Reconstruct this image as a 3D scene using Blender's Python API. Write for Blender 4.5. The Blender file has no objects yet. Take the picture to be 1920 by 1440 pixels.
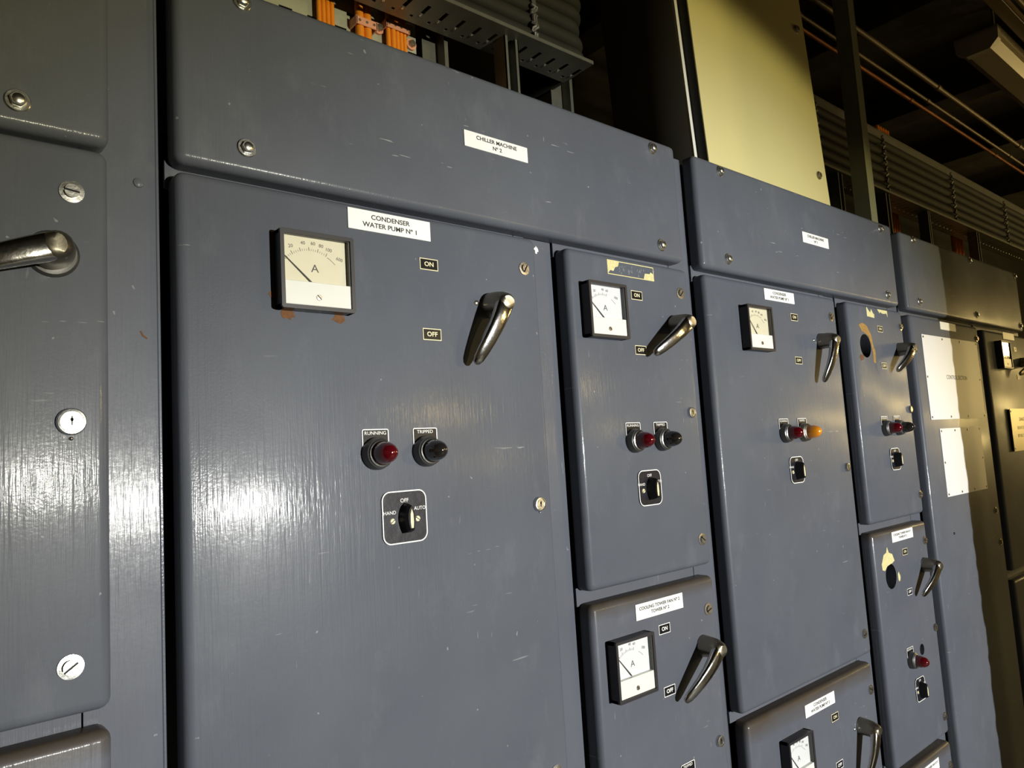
import bpy, bmesh, math, random
from mathutils import Vector, Matrix
random.seed(7)
S = bpy.context.scene
COL = S.collection

# ------------------------------------------------------------------ camera
cam_d = bpy.data.cameras.new('camera'); cam_d.sensor_width = 36.0
cam_d.lens = 1381.41 / 1920 * 36.0; cam_d.clip_start = 0.02; cam_d.clip_end = 60
cam = bpy.data.objects.new('camera', cam_d); COL.objects.link(cam)
R = ((0.7611056, -0.6457292, -0.0612537), (0.0172778, 0.1145855, -0.9932631), (0.6483978, 0.7549198, 0.0983685))
M = Matrix.Identity(4)
for i in range(3):
    M[i][0] = R[0][i]; M[i][1] = -R[1][i]; M[i][2] = -R[2][i]
M[0][3], M[1][3], M[2][3] = 0.0, -0.9, 1.6
cam.matrix_world = M
S.camera = cam

# ------------------------------------------------------------------ world, view, lights
W = bpy.data.worlds.new('world'); S.world = W; W.use_nodes = True
W.node_tree.nodes['Background'].inputs[0].default_value = (1.0, 0.72, 0.35, 1)
W.node_tree.nodes['Background'].inputs[1].default_value = 0.004
S.view_settings.view_transform = 'Standard'; S.view_settings.look = 'None'
S.view_settings.gamma = 1; S.view_settings.use_curve_mapping = False
S.view_settings.exposure = 0.0

TORCH = Vector((1.754, -6.20, 1.41)); AIM = Vector((1.45, 0.0, 0.76))
# one torch: cool white core, soft at its rim, and the yellowish outer ring of its beam
for nm, en, col, deg, bl in (('torch_light', 1740, (.93, .98, 1.12), 36.6, .64), ('torch_rim_light', 680, (1.0, .86, .34), 37.2, .13)):
    ld = bpy.data.lights.new(nm, 'SPOT'); ld.energy = en; ld.color = col
    ld.shadow_soft_size = 0.024; ld.spot_size = math.radians(deg); ld.spot_blend = bl
    lo = bpy.data.objects.new(nm, ld); COL.objects.link(lo); lo.location = TORCH
    lo.rotation_euler = (AIM - TORCH).to_track_quat('-Z', 'Y').to_euler()

def area(name, loc, to, sx, sy, e, col):
    d = bpy.data.lights.new(name, 'AREA'); d.shape = 'RECTANGLE'; d.size = sx; d.size_y = sy; d.energy = e; d.color = col
    o = bpy.data.objects.new(name, d); COL.objects.link(o); o.location = loc
    o.rotation_euler = (Vector(to) - Vector(loc)).to_track_quat('-Z', 'Y').to_euler()
    return o
GOLD = (1.0, 0.73, 0.27)
BULK_FRONT = ((5.76, 2.61, .31, .21, 66), (7.25, 1.80, .28, .18, 27))           # x, z, width, height, watts on wall_front
ADDED_RIGHT = ((-1.55, 2.40, .13, .13, 8), (-1.95, 1.92, .14, .18, 14), (-1.35, 1.62, .13, .10, 6), (-3.05, 2.05, .14, .14, 9))   # y, z, ... on wall_right, lamps added for gold reflections on the right doors
for x, z, w_, h_, e_ in BULK_FRONT: area('bulkhead_light', (x, -6.86, z), (x - 2.4, 0, 1.6), w_, h_, e_, GOLD)
for y, z, w_, h_, e_ in ADDED_RIGHT: area('bulkhead_light', (8.86, y, z), (3.0, y * .2, 1.7), w_, h_, e_, GOLD)
area('batten_light', (7.9, -2.9, 2.93), (8.4, -2.9, 0.0), 1.5, 0.12, 14, GOLD)
area('batten_light', (4.6, -2.4, 3.19), (4.6, -2.0, 0.0), 1.5, 0.12, 2.0, GOLD)

# ------------------------------------------------------------------ materials
def nodes(name):
    m = bpy.data.materials.new(name); m.use_nodes = True
    nt = m.node_tree; return m, nt, nt.nodes['Principled BSDF']
def N(nt, t, **k):
    n = nt.nodes.new(t)
    for a, b in k.items(): setattr(n, a, b)
    return n
def simple(name, col, rough=0.5, metal=0.0, spec=0.5, coat=0.0, var=0.0, scale=30, bump=0.0, emit=None, es=0.0):
    m, nt, p = nodes(name)
    p.inputs['Base Color'].default_value = (*col, 1); p.inputs['Roughness'].default_value = rough
    p.inputs['Metallic'].default_value = metal; p.inputs['Specular IOR Level'].default_value = spec
    p.inputs['Coat Weight'].default_value = coat
    tc = N(nt, 'ShaderNodeTexCoord'); nz = N(nt, 'ShaderNodeTexNoise'); nz.inputs['Scale'].default_value = scale
    nz.inputs['Detail'].default_value = 5
    nt.links.new(tc.outputs['Object'], nz.inputs['Vector'])
    if var:
        mx = N(nt, 'ShaderNodeMix', data_type='RGBA'); mx.inputs[6].default_value = (*[c * (1 - var) for c in col], 1)
        mx.inputs[7].default_value = (*[min(1, c * (1 + var)) for c in col], 1)
        nt.links.new(nz.outputs['Fac'], mx.inputs[0]); nt.links.new(mx.outputs[2], p.inputs['Base Color'])
    if bump:
        b = N(nt, 'ShaderNodeBump'); b.inputs['Strength'].default_value = bump; b.inputs['Distance'].default_value = 0.002
        nt.links.new(nz.outputs['Fac'], b.inputs['Height']); nt.links.new(b.outputs['Normal'], p.inputs['Normal'])
    if emit:
        p.inputs['Emission Color'].default_value = (*emit, 1); p.inputs['Emission Strength'].default_value = es
    return m

def paint(name, col, wear=1.0, rough=0.38, dust=False):
    """old brushed-on gloss paint: vertical brush streaks, fine orange peel, scratches and pale scuffs"""
    m, nt, p = nodes(name); L = nt.links.new
    tc = N(nt, 'ShaderNodeTexCoord')
    def noise(scale, det, sc=(1, 1, 1), rough_=0.5, rot=(0, 0, 0)):
        mp = N(nt, 'ShaderNodeMapping'); mp.inputs['Scale'].default_value = sc; mp.inputs['Rotation'].default_value = rot
        L(tc.outputs['Object'], mp.inputs['Vector'])
        n = N(nt, 'ShaderNodeTexNoise'); n.inputs['Scale'].default_value = scale; n.inputs['Detail'].default_value = det
        n.inputs['Roughness'].default_value = rough_; L(mp.outputs['Vector'], n.inputs['Vector']); return n.outputs['Fac']
    def ramp(src, a, b, lo=0.0, hi=1.0):
        r = N(nt, 'ShaderNodeMapRange'); r.inputs[1].default_value = a; r.inputs[2].default_value = b
        r.inputs[3].default_value = lo; r.inputs[4].default_value = hi; L(src, r.inputs[0]); return r.outputs[0]
    def math_(op, a, b):
        n = N(nt, 'ShaderNodeMath', operation=op)
        for i, v in enumerate((a, b)):
            if isinstance(v, (int, float)): n.inputs[i].default_value = v
            else: L(v, n.inputs[i])
        return n.outputs[0]
    big = noise(3.2, 6, rough_=0.6)
    mx = N(nt, 'ShaderNodeMix', data_type='RGBA')
    mx.inputs[6].default_value = (col[0] * .88, col[1] * .88, col[2] * .90, 1); mx.inputs[7].default_value = (col[0] * 1.12, col[1] * 1.12, col[2] * 1.10, 1)
    L(ramp(big, .3, .7), mx.inputs[0])
    # scratches: thin stretched noise islands, two directions
    s1 = ramp(noise(18, 2, (1, 1, 9), rot=(0, .5, 0)), .735, .76)
    s2 = ramp(noise(16, 2, (9, 1, 1), rot=(0, .5, 0)), .745, .77)
    area_m = ramp(noise(2.3, 2), .50, .62)
    sc = math_('MULTIPLY', math_('MAXIMUM', s1, s2), area_m)
    specks = ramp(noise(95, 1), .80, .82)
    sc = math_('MULTIPLY', math_('MAXIMUM', sc, math_('MULTIPLY', specks, .7)), 0.55 * wear)
    mx2 = N(nt, 'ShaderNodeMix', data_type='RGBA'); L(sc, mx2.inputs[0]); L(mx.outputs[2], mx2.inputs[6])
    mx2.inputs[7].default_value = (.42, .42, .42, 1)
    # scuff clouds
    sf = math_('MULTIPLY', ramp(noise(9, 7, (1.6, 1, .8), .68), .56, .78), .10 * wear)
    mx3 = N(nt, 'ShaderNodeMix', data_type='RGBA'); L(sf, mx3.inputs[0]); L(mx2.outputs[2], mx3.inputs[6]); mx3.inputs[7].default_value = (.34, .35, .38, 1)
    out = mx3.outputs[2]
    if dust:   # brown dust lying along the top edge of the door
        sx = N(nt, 'ShaderNodeSeparateXYZ'); L(tc.outputs['Generated'], sx.inputs[0])
        dz = math_('MULTIPLY', ramp(math_('ADD', sx.outputs[2], math_('MULTIPLY', noise(14, 4, (1, 1, 3)), .03)), .965, 1.012), .9)
        mx4 = N(nt, 'ShaderNodeMix', data_type='RGBA'); L(dz, mx4.inputs[0]); L(out, mx4.inputs[6]); mx4.inputs[7].default_value = (.060, .045, .028, 1); out = mx4.outputs[2]
    L(out, p.inputs['Base Color'])
    L(ramp(noise(6, 5), .3, .75, rough * .85, rough * 1.25), p.inputs['Roughness'])
    streak = noise(230, 3, (1, 1, .04), .65); peel = noise(210, 2); wob = noise(7, 3)
    blister = math_('MULTIPLY', noise(330, 2), ramp(noise(2.7, 3), .52, .66))
    h = math_('ADD', math_('MULTIPLY', streak, .85), math_('ADD', math_('MULTIPLY', peel, .14), math_('ADD', math_('MULTIPLY', wob, 1.4), math_('MULTIPLY', blister, .55))))
    b = N(nt, 'ShaderNodeBump'); b.inputs['Strength'].default_value = .42; b.inputs['Distance'].default_value = .0009
    L(h, b.inputs['Height']); L(b.outputs['Normal'], p.inputs['Normal'])
    p.inputs['Coat Weight'].default_value = .13; p.inputs['Coat Roughness'].default_value = .14; p.inputs['Specular IOR Level'].default_value = .11
    L(b.outputs['Normal'], p.inputs['Coat Normal'])
    return m

PAINT = paint('grey_gloss_paint', (.090, .099, .120))
PAINT_D = paint('grey_gloss_paint_dusty', (.091, .099, .122), dust=True)
FRAMEP = paint('grey_frame_paint', (.096, .104, .127), wear=.8)
CREAM = simple('cream_powder_coat', (.60, .545, .26), .45, var=.04, scale=6)
BODYGREY = simple('dark_grey_sheet', (.085, .078, .062), .8, spec=.15, var=.1, scale=5)
WHITEEDGE = simple('white_rubber_edge', (.75, .75, .70), .5)
BLACKGAP = simple('black_gasket_and_shade', (.012, .012, .012), .7)
BLACKP = simple('black_bakelite', (.008, .008, .010), .3, spec=.25)
BEZEL = simple('meter_bezel_black', (.022, .020, .024), .38)
DIALY = simple('aged_cream_dial', (.68, .64, .47), .5, var=.05, scale=60)
DIALW = simple('white_dial', (.70, .72, .74), .5, var=.03, scale=60)
METERW = simple('meter_white_cover', (.70, .71, .66), .3, var=.04, scale=40)
INK = simple('black_ink', (.03, .03, .032), .6)
INKG = simple('grey_ink', (.07, .07, .065), .6)
WHITEP = simple('engraved_white_plastic', (.86, .86, .84), .35, var=.02, scale=80)
POSTW = simple('white_painted_plate', (.72, .715, .72), .45, var=.02, scale=4)
IVORY = simple('ivory_engraving', (.72, .66, .42), .5)
WHITEINK = simple('white_engraving', (.80, .80, .78), .5)
CHROME = simple('worn_chrome', (.55, .54, .52), .16, metal=1, var=.35, scale=45, bump=.35)
CHROMED = simple('dull_cast_metal', (.30, .27, .21), .38, metal=1, var=.25, scale=40, bump=.3)
ZINC = simple('zinc_plated_steel', (.62, .62, .60), .28, metal=1, var=.15, scale=120, bump=.2)
ZINCD = simple('tarnished_steel', (.40, .36, .30), .38, metal=1, var=.25, scale=150, bump=.3)
REDL = simple('red_lens', (.075, .002, .005), .10, coat=1, emit=(.6, .0, .01), es=0.0)
SMOKEL = simple('smoked_dark_lens', (.014, .012, .011), .10, coat=1)
AMBL = simple('amber_lens', (.62, .22, .01), .10, coat=1)
RUST = simple('rust_brown', (.13, .055, .018), .85, var=.5, scale=160, bump=.5)
GLUE = simple('dried_yellow_glue', (.62, .56, .27), .75, var=.35, scale=220, bump=.4)
GLUEB = simple('ochre_glue_brown', (.30, .17, .04), .8, var=.5, scale=120, bump=.4)
GALV = simple('galvanised_steel', (.17, .175, .155), .45, metal=.6, var=.25, scale=35, bump=.2)
GALVP = simple('galvanised_plate', (.42, .44, .36), .55, metal=.35, var=.2, scale=25, bump=.1)
GALVD = simple('dark_steel', (.15, .15, .15), .5, metal=.4, var=.2, scale=30)
CABLE = simple('black_cable_sheath', (.024, .025, .021), .7, spec=.2, var=.2, scale=20)
ORANGE = simple('orange_cable_sheath', (.82, .27, .015), .45, var=.1, scale=60)
COPPERC = simple('salmon_plastic_coated_clip', (.72, .34, .22), .5, var=.08, scale=60)
PIPE = simple('painted_conduit', (.13, .085, .04), .45, var=.2, scale=30)
PIPEC = simple('copper_pipe', (.30, .11, .04), .4, metal=.6, var=.3, scale=30)
BATTEN = simple('cream_batten_enamel', (.34, .30, .22), .4, var=.05, scale=20)
DIFFUSER = simple('yellowed_diffuser', (.30, .25, .17), .3, var=.05, scale=10)
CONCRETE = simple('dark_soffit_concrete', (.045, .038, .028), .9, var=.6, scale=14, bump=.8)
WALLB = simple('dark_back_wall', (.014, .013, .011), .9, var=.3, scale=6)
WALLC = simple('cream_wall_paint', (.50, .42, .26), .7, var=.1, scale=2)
FLOORM = simple('floor_screed', (.14, .135, .12), .7, var=.2, scale=3)
BRICK = simple('rough_rendered_masonry', (.32, .28, .22), .9, var=.2, scale=8, bump=1)
STEELP = simple('post_grey_paint', (.21, .215, .15), .5, var=.15, scale=20)
GOLDPL = simple('brass_faced_plate', (.52, .46, .25), .35, metal=.35, var=.06, scale=12)
LAMPE = simple('lamp_glass', (.9, .7, .4), .4, emit=(1.0, .70, .26), es=9.0)
BLACKMET = simple('dark_lamp_body', (.085, .085, .085), .33, metal=.6, var=.2, scale=60)
TORCHE = simple('torch_lens', (.9, .9, .9), .2, emit=(1, 1, 1), es=5.0)

# glass of the meters
GLASS, _nt, _p = nodes('meter_glass')
_nt.nodes.remove(_p)
_o = _nt.nodes['Material Output']; _t = N(_nt, 'ShaderNodeBsdfTransparent'); _g = N(_nt, 'ShaderNodeBsdfGlossy'); _g.inputs['Roughness'].default_value = .05
_m = N(_nt, 'ShaderNodeMixShader'); _f = N(_nt, 'ShaderNodeFresnel'); _f.inputs['IOR'].default_value = 1.35
_t.inputs[0].default_value = (.98, .98, .98, 1)
_ge = N(_nt, 'ShaderNodeNewGeometry'); _mm = N(_nt, 'ShaderNodeMath', operation='SUBTRACT', use_clamp=True); _nt.links.new(_f.outputs[0], _mm.inputs[0]); _nt.links.new(_ge.outputs['Backfacing'], _mm.inputs[1]); _nt.links.new(_mm.outputs[0], _m.inputs[0]); _nt.links.new(_t.outputs[0], _m.inputs[1]); _nt.links.new(_g.outputs[0], _m.inputs[2]); _nt.links.new(_m.outputs[0], _o.inputs[0])

# ------------------------------------------------------------------ mesh helpers
class MB:
    """collects shapes in world coordinates; build() links them as ONE mesh object"""
    def __init__(s): s.bm = bmesh.new(); s.mats = []
    def mi(s, m):
        if m not in s.mats: s.mats.append(m)
        return s.mats.index(m)
    def add(s, b2, m, mat=None):
        if mat is not None: bmesh.ops.transform(b2, matrix=mat, verts=b2.verts)
        i = s.mi(m)
        for f in b2.faces: f.material_index = i
        me = bpy.data.meshes.new('tmp'); b2.to_mesh(me); b2.free(); s.bm.from_mesh(me); bpy.data.meshes.remove(me); return s
    def box(s, x0, x1, y0, y1, z0, z1, m, r=0.0, seg=3, front=False, mat=None):
        b = bmesh.new(); bmesh.ops.create_cube(b, size=1)
        for v in b.verts:
            v.co = Vector((x0 + (v.co.x + .5) * (x1 - x0), y0 + (v.co.y + .5) * (y1 - y0), z0 + (v.co.z + .5) * (z1 - z0)))
        if r:
            es = [e for e in b.edges if (not front) or all(abs(v.co.y - y0) < 1e-6 for v in e.verts) or abs(e.verts[0].co.y - e.verts[1].co.y) > 1e-6]
            bmesh.ops.bevel(b, geom=es, offset=r, segments=seg, profile=.5, affect='EDGES')
        return s.add(b, m, mat)
    def cyl(s, c, axis, r0, r1, h, m, n=24, cap=True, mat=None):
        """frustum from c along axis"""
        b = bmesh.new(); bmesh.ops.create_cone(b, cap_ends=cap, segments=n, radius1=r0, radius2=r1, depth=h)
        q = Vector(axis).normalized().to_track_quat('Z', 'Y').to_matrix().to_4x4()
        T = Matrix.Translation(Vector(c)) @ q @ Matrix.Translation((0, 0, h / 2))
        bmesh.ops.transform(b, matrix=T, verts=b.verts)
        return s.add(b, m, mat)
    def lathe(s, c, axis, prof, m, n=32, mat=None):
        """prof: list of (radius, height)"""
        b = bmesh.new(); rings = []
        for r, h in prof:
            if r < 1e-6: rings.append([b.verts.new((0, 0, h))])
            else: rings.append([b.verts.new((r * math.cos(2 * math.pi * k / n), r * math.sin(2 * math.pi * k / n), h)) for k in range(n)])
        for a, c2 in zip(rings, rings[1:]):
            for k in range(n):
                k2 = (k + 1) % n
                vs = [a[k % len(a)], a[k2 % len(a)], c2[k2 % len(c2)], c2[k % len(c2)]]
                u = []
                for v in vs:
                    if v not in u: u.append(v)
                if len(u) > 2: b.faces.new(u)
        bmesh.ops.recalc_face_normals(b, faces=b.faces)
        q = Vector(axis).normalized().to_track_quat('Z', 'Y').to_matrix().to_4x4()
        bmesh.ops.transform(b, matrix=Matrix.Translation(Vector(c)) @ q, verts=b.verts)
        return s.add(b, m, mat)
    def plate(s, x0, x1, z0, z1, y, t, m, r=0.002, seg=5, mat=None):
        """rounded-corner plate facing -y; its back lies on y, thickness t"""
        pts = []
        for cx, cz, a0 in ((x1 - r, z1 - r, 0), (x0 + r, z1 - r, 90), (x0 + r, z0 + r, 180), (x1 - r, z0 + r, 270)):
            for k in range(seg + 1):
                a = math.radians(a0 + 90 * k / seg); pts.append((cx + r * math.cos(a), cz + r * math.sin(a)))
        return s.poly(pts, y, t, m, mat)
    def poly(s, pts, y, t, m, mat=None):
        b = bmesh.new(); fr = [b.verts.new((x, y - t, z)) for x, z in pts]; bk = [b.verts.new((x, y, z)) for x, z in pts]
        b.faces.new(fr); b.faces.new(list(reversed(bk)))
        for i in range(len(pts)):
            j = (i + 1) % len(pts); b.faces.new((fr[i], bk[i], bk[j], fr[j]))
        bmesh.ops.recalc_face_normals(b, faces=b.faces)
        return s.add(b, m, mat)
    def ring(s, x0, x1, z0, z1, w, y, t, m, r=.004):
        """rounded outline of line width w"""
        def loop(i):
            pts = []; rr = max(r - i, .0003)
            for cx, cz, a0 in ((x1 - i - rr, z1 - i - rr, 0), (x0 + i + rr, z1 - i - rr, 90), (x0 + i + rr, z0 + i + rr, 180), (x1 - i - rr, z0 + i + rr, 270)):
                for k in range(7):
                    a = math.radians(a0 + 90 * k / 6); pts.append((cx + rr * math.cos(a), cz + rr * math.sin(a)))
            return pts
        A, B = loop(0), loop(w); b = bmesh.new()
        va = [b.verts.new((x, y - t, z)) for x, z in A]; vb = [b.verts.new((x, y - t, z)) for x, z in B]
        va2 = [b.verts.new((x, y, z)) for x, z in A]; vb2 = [b.verts.new((x, y, z)) for x, z in B]
        n = len(A)
        for i in range(n):
            j = (i + 1) % n
            b.faces.new((va[i], va[j], vb[j], vb[i])); b.faces.new((va[i], va2[i], va2[j], va[j])); b.faces.new((vb[i], vb[j], vb2[j], vb2[i]))
        bmesh.ops.recalc_face_normals(b, faces=b.faces)
        return s.add(b, m)
    def text(s, t, cx, cz, y, size, m, sx=1.0, th=.0002, rot=0.0, bold=0.0):
        cu = bpy.data.curves.new('txt', 'FONT'); cu.body = t; cu.size = size; cu.align_x = 'CENTER'; cu.align_y = 'CENTER'
        cu.extrude = th; cu.offset = bold; cu.resolution_u = 3; cu.space_line = 0.95
        o = bpy.data.objects.new('txt', cu); COL.objects.link(o); bpy.context.view_layer.update()
        me = bpy.data.meshes.new_from_object(o.evaluated_get(bpy.context.evaluated_depsgraph_get()))
        bpy.data.objects.remove(o); bpy.data.curves.remove(cu)
        b = bmesh.new(); b.from_mesh(me); bpy.data.meshes.remove(me)
        T = Matrix.Translation((cx, y, cz)) @ Matrix.Rotation(math.pi / 2, 4, 'X') @ Matrix.Rotation(rot, 4, 'Z') @ Matrix.Diagonal((sx, 1, 1, 1))
        return s.add(b, m, T)
    def tube(s, path, r, m, n=12):
        b = bmesh.new(); rings = []; P = [Vector(p) for p in path]; up = None
        for i, p in enumerate(P):
            d = (P[min(i + 1, len(P) - 1)] - P[max(i - 1, 0)]).normalized()
            if up is None: up = d.orthogonal().normalized()
            u = (up - d * up.dot(d)).normalized(); up = u; v = d.cross(u)
            rings.append([b.verts.new(p + r * (u * math.cos(2 * math.pi * k / n) + v * math.sin(2 * math.pi * k / n))) for k in range(n)])
        for a, c in zip(rings, rings[1:]):
            for k in range(n): b.faces.new((a[k], a[(k + 1) % n], c[(k + 1) % n], c[k]))
        b.faces.new(list(reversed(rings[0]))); b.faces.new(rings[-1])
        bmesh.ops.recalc_face_normals(b, faces=b.faces)
        return s.add(b, m)
    def loft(s, secs, m, n=20, e=2.6, mat=None):
        """secs: (centre, u, v, halfwidth u, halfwidth v): superellipse sections"""
        b = bmesh.new(); rings = []
        for c, u, v, a, w in secs:
            ring = []
            for k in range(n):
                t = 2 * math.pi * k / n; ct, st = math.cos(t), math.sin(t)
                ring.append(b.verts.new(Vector(c) + Vector(u) * a * math.copysign(abs(ct) ** (2 / e), ct) + Vector(v) * w * math.copysign(abs(st) ** (2 / e), st)))
            rings.append(ring)
        for a, c in zip(rings, rings[1:]):
            for k in range(n): b.faces.new((a[k], a[(k + 1) % n], c[(k + 1) % n], c[k]))
        b.faces.new(list(reversed(rings[0]))); b.faces.new(rings[-1])
        bmesh.ops.recalc_face_normals(b, faces=b.faces)
        return s.add(b, m, mat)
    def build(s, name, parent=None, angle=35):
        me = bpy.data.meshes.new(name)
        if parent is not None:
            bpy.context.view_layer.update()
            bmesh.ops.transform(s.bm, matrix=WM(parent).inverted(), verts=s.bm.verts)
        s.bm.to_mesh(me); s.bm.free()
        for m in s.mats: me.materials.append(m)
        for p in me.polygons: p.use_smooth = True
        me.set_sharp_from_angle(angle=math.radians(angle))
        o = bpy.data.objects.new(name, me); COL.objects.link(o)
        if parent is not None: o.parent = parent
        return o

def WM(o):
    m = o.matrix_basis.copy()
    while o.parent: o = o.parent; m = o.matrix_basis @ m
    return m
def recentre(o):
    """origin of a single-mesh thing at the centre of its base"""
    vs = [v.co for v in o.data.vertices]
    c = Vector(((min(v.x for v in vs) + max(v.x for v in vs)) / 2, (min(v.y for v in vs) + max(v.y for v in vs)) / 2, min(v.z for v in vs)))
    o.data.transform(Matrix.Translation(-c)); o.location = c
def thing(name, label, cat, loc, group=None, rot=None):
    o = bpy.data.objects.new(name, None); COL.objects.link(o); o.location = loc; o.empty_display_size = .05
    if rot: o.rotation_euler = rot
    o['label'] = label; o['category'] = cat
    if group: o['group'] = group
    return o
def tag(o, label, cat, group=None, kind=None):
    if kind != 'structure': o['label'] = label; o['category'] = cat
    if group: o['group'] = group
    if kind: o['kind'] = kind
    if o.type == 'MESH' and kind != 'structure': recentre(o)
    return o
def struct(mb, name):
    o = mb.build(name); o['kind'] = 'structure'; return o
def cut(obj, cutters):
    """bore real round holes: cutters = (x, z, r, sx) through the sheet"""
    for x, z, r, y0, y1 in cutters:
        c = MB(); c.cyl((x, y0, z), (0, 1, 0), r, r, y1 - y0, BLACKGAP, n=40); co = c.build('cutter')
        md = obj.modifiers.new('b', 'BOOLEAN'); md.operation = 'DIFFERENCE'; md.object = co; md.solver = 'EXACT'
        bpy.context.view_layer.update()
        me = bpy.data.meshes.new_from_object(obj.evaluated_get(bpy.context.evaluated_depsgraph_get()))
        obj.modifiers.clear(); obj.data = me; bpy.data.objects.remove(co)

# ------------------------------------------------------------------ fittings (parts and sub-parts)
def hexbolt(par, x, z, y=0.0, name='hex_bolt', s=1.0):
    a = random.uniform(0, 1)
    m = MB(); m.lathe((x, y, z), (0, -1, 0), [(0, 0), (.0125 * s, 0), (.0125 * s, .0012), (.0115 * s, .0022), (0, .0022)], ZINC)
    b = bmesh.new(); bmesh.ops.create_cone(b, cap_ends=True, segments=6, radius1=.0085 * s, radius2=.0085 * s, depth=.0055)
    bmesh.ops.bevel(b, geom=[e for e in b.edges], offset=.0006, segments=1, affect='EDGES')
    m.add(b, ZINC, Matrix.Translation((x, y - .0048, z)) @ Matrix.Rotation(math.pi / 2, 4, 'X') @ Matrix.Rotation(a, 4, 'Z'))
    m.lathe((x, y - .0073, z), (0, -1, 0), [(.0062 * s, 0), (.005 * s, .0009), (0, .0012)], ZINC, n=20)
    return m.build(name, par)
def slotscrew(par, x, z, y=0.0, a=None, mat=ZINC, s=1.0):
    a = random.uniform(-.9, .9) if a is None else a
    m = MB(); m.lathe((x, y, z), (0, -1, 0), [(0, 0), (.0118 * s, 0), (.0118 * s, .0016), (.0068 * s, .0020)], mat)
    T = Matrix.Translation((x, y, z)) @ Matrix.Rotation(a, 4, 'Y')
    w = .0011
    for sg in (-1, 1):
        pts = []
        r = .0072 * s
        a0 = math.asin(w / r)
        for k in range(13):
            t = a0 + (math.pi - 2 * a0) * k / 12; pts.append((r * math.cos(t), sg * r * math.sin(t)))
        m.poly(pts, -.0015, .0040, mat, T)
    m.box(-.007 * s, .007 * s, -.0030, -.0015, -w, w, BLACKP, mat=T)
    return m.build('slotted_screw', par)
def keylock(par, x, z, y=0.0, s=1.0):
    m = MB(); m.lathe((x, y, z), (0, -1, 0), [(0, 0), (.0138 * s, 0), (.0138 * s, .003), (.0125 * s, .0055), (.0108 * s, .0058), (.0103 * s, .0048), (.0085 * s, .0048), (.0082 * s, .0056), (0, .0056)], ZINC)
    o = m.build('key_lock', par)
    k = MB(); k.cyl((x, y - .0054, z + .002), (0, -1, 0), .0019, .0019, .0004, BLACKP, n=12); k.box(x - .0009, x + .0009, y - .0058, y - .0054, z - .004, z + .006, BLACKP)
    k.build('keyhole', o); return o
def rivet(par, x, z, r=.0042, mat=None):
    m = MB(); m.lathe((x, 0, z), (0, -1, 0), [(r, 0), (r * .9, .0018), (r * .5, .003), (0, .0034)], mat or ZINCD, n=16); return m.build('stop_rivet', par)
def nameplate(par, x0, x1, z0, z1, lines, size=.0092, mat=WHITEP, ink=INK, blur=None, y=0.0):
    m = MB(); m.plate(x0, x1, z0, z1, y, .0016, mat, r=.0008)
    n = len(lines); cx = (x0 + x1) / 2; cz = (z0 + z1) / 2
    for i, l in enumerate(lines):
        m.text(l, cx, cz + ((n - 1) / 2 - i) * size * 1.18, y - .0016, size, ink, sx=1.12, bold=.00022)
    return m.build('nameplate', par)
def posplate(par, cx, cz, t, ink=IVORY, w=.033, h=.0178):
    m = MB(); m.plate(cx - w / 2, cx + w / 2, cz - h / 2, cz + h / 2, 0, .0010, ink, r=.0006)
    m.plate(cx - w / 2 + .0013, cx + w / 2 - .0013, cz - h / 2 + .0013, cz + h / 2 - .0013, -.0010, .0002, BLACKP, r=.0004)
    m.text(t, cx, cz, -.0013, .0098, ink, th=.0001, sx=1.1, bold=.0002)
    return m.build('position_plate', par)
def handle(par, px, pz, ang, L=.112, flip=False, mat=CHROME):
    """cast lever: boss standing off the door, then a blade curving down to a tip near the door. ang: degrees of the lever below -x"""
    a = math.radians(ang); d = Vector((-math.cos(a), 0, -math.sin(a)))
    if flip: d = Vector((-math.cos(a), 0, -math.sin(a)))
    u = Vector((d.z, 0, -d.x)); o = Vector((0, -1, 0)); P = Vector((px, 0, pz))
    rose = MB(); rr_ = .026 if px < .2 else .0205; rose.lathe((px, 0, pz), (0, -1, 0), [(rr_, 0), (rr_ - .001, .002), (rr_ - .003, .0035), (0, .0035)], BLACKMET)
    m = MB()
    base = [(P + o * .002, d, u, .0205, .0185), (P + o * .012, d, u, .0195, .0178), (P + o * .024 + d * .001, d, u, .0190, .0172), (P + o * .033 + d * .003, d, u, .0190, .0168),
            (P + o * .041 + d * .006, (d - o * .25).normalized(), u, .0175, .0150), (P + o * .0465 + d * .006, (d - o * .3).normalized(), u, .0120, .0115), (P + o * .048 + d * .007, d, u, .0045, .0055)]
    m.loft(base, CHROMED, e=2.3)
    # blade
    secs = []
    prof = [(-.002, .036, .0155, .0085), (.012, .0375, .0150, .0095), (.030, .0380, .0140, .0085), (.050, .0365, .0128, .0072), (.072, .0325, .0116, .0062), (.092, .0270, .0104, .0054), (.105, .0228, .0090, .0048), (.112, .0203, .0062, .0036), (.1145, .0194, .0025, .0016)]
    k = L / .1145
    for i, (s_, h_, w_, t_) in enumerate(prof):
        i2 = min(i + 1, len(prof) - 1); i1 = max(i - 1, 0)
        tan = (d * (prof[i2][0] - prof[i1][0]) * k + o * (prof[i2][1] - prof[i1][1])).normalized()
        nv = tan.cross(u).normalized()
        secs.append((P + d * s_ * k + o * h_, u, nv, w_, t_))
    m.loft(secs, mat, e=2.9)
    h = m.build('operating_handle', par, angle=50)
    rose.build('handle_boss', h); return h
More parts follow.
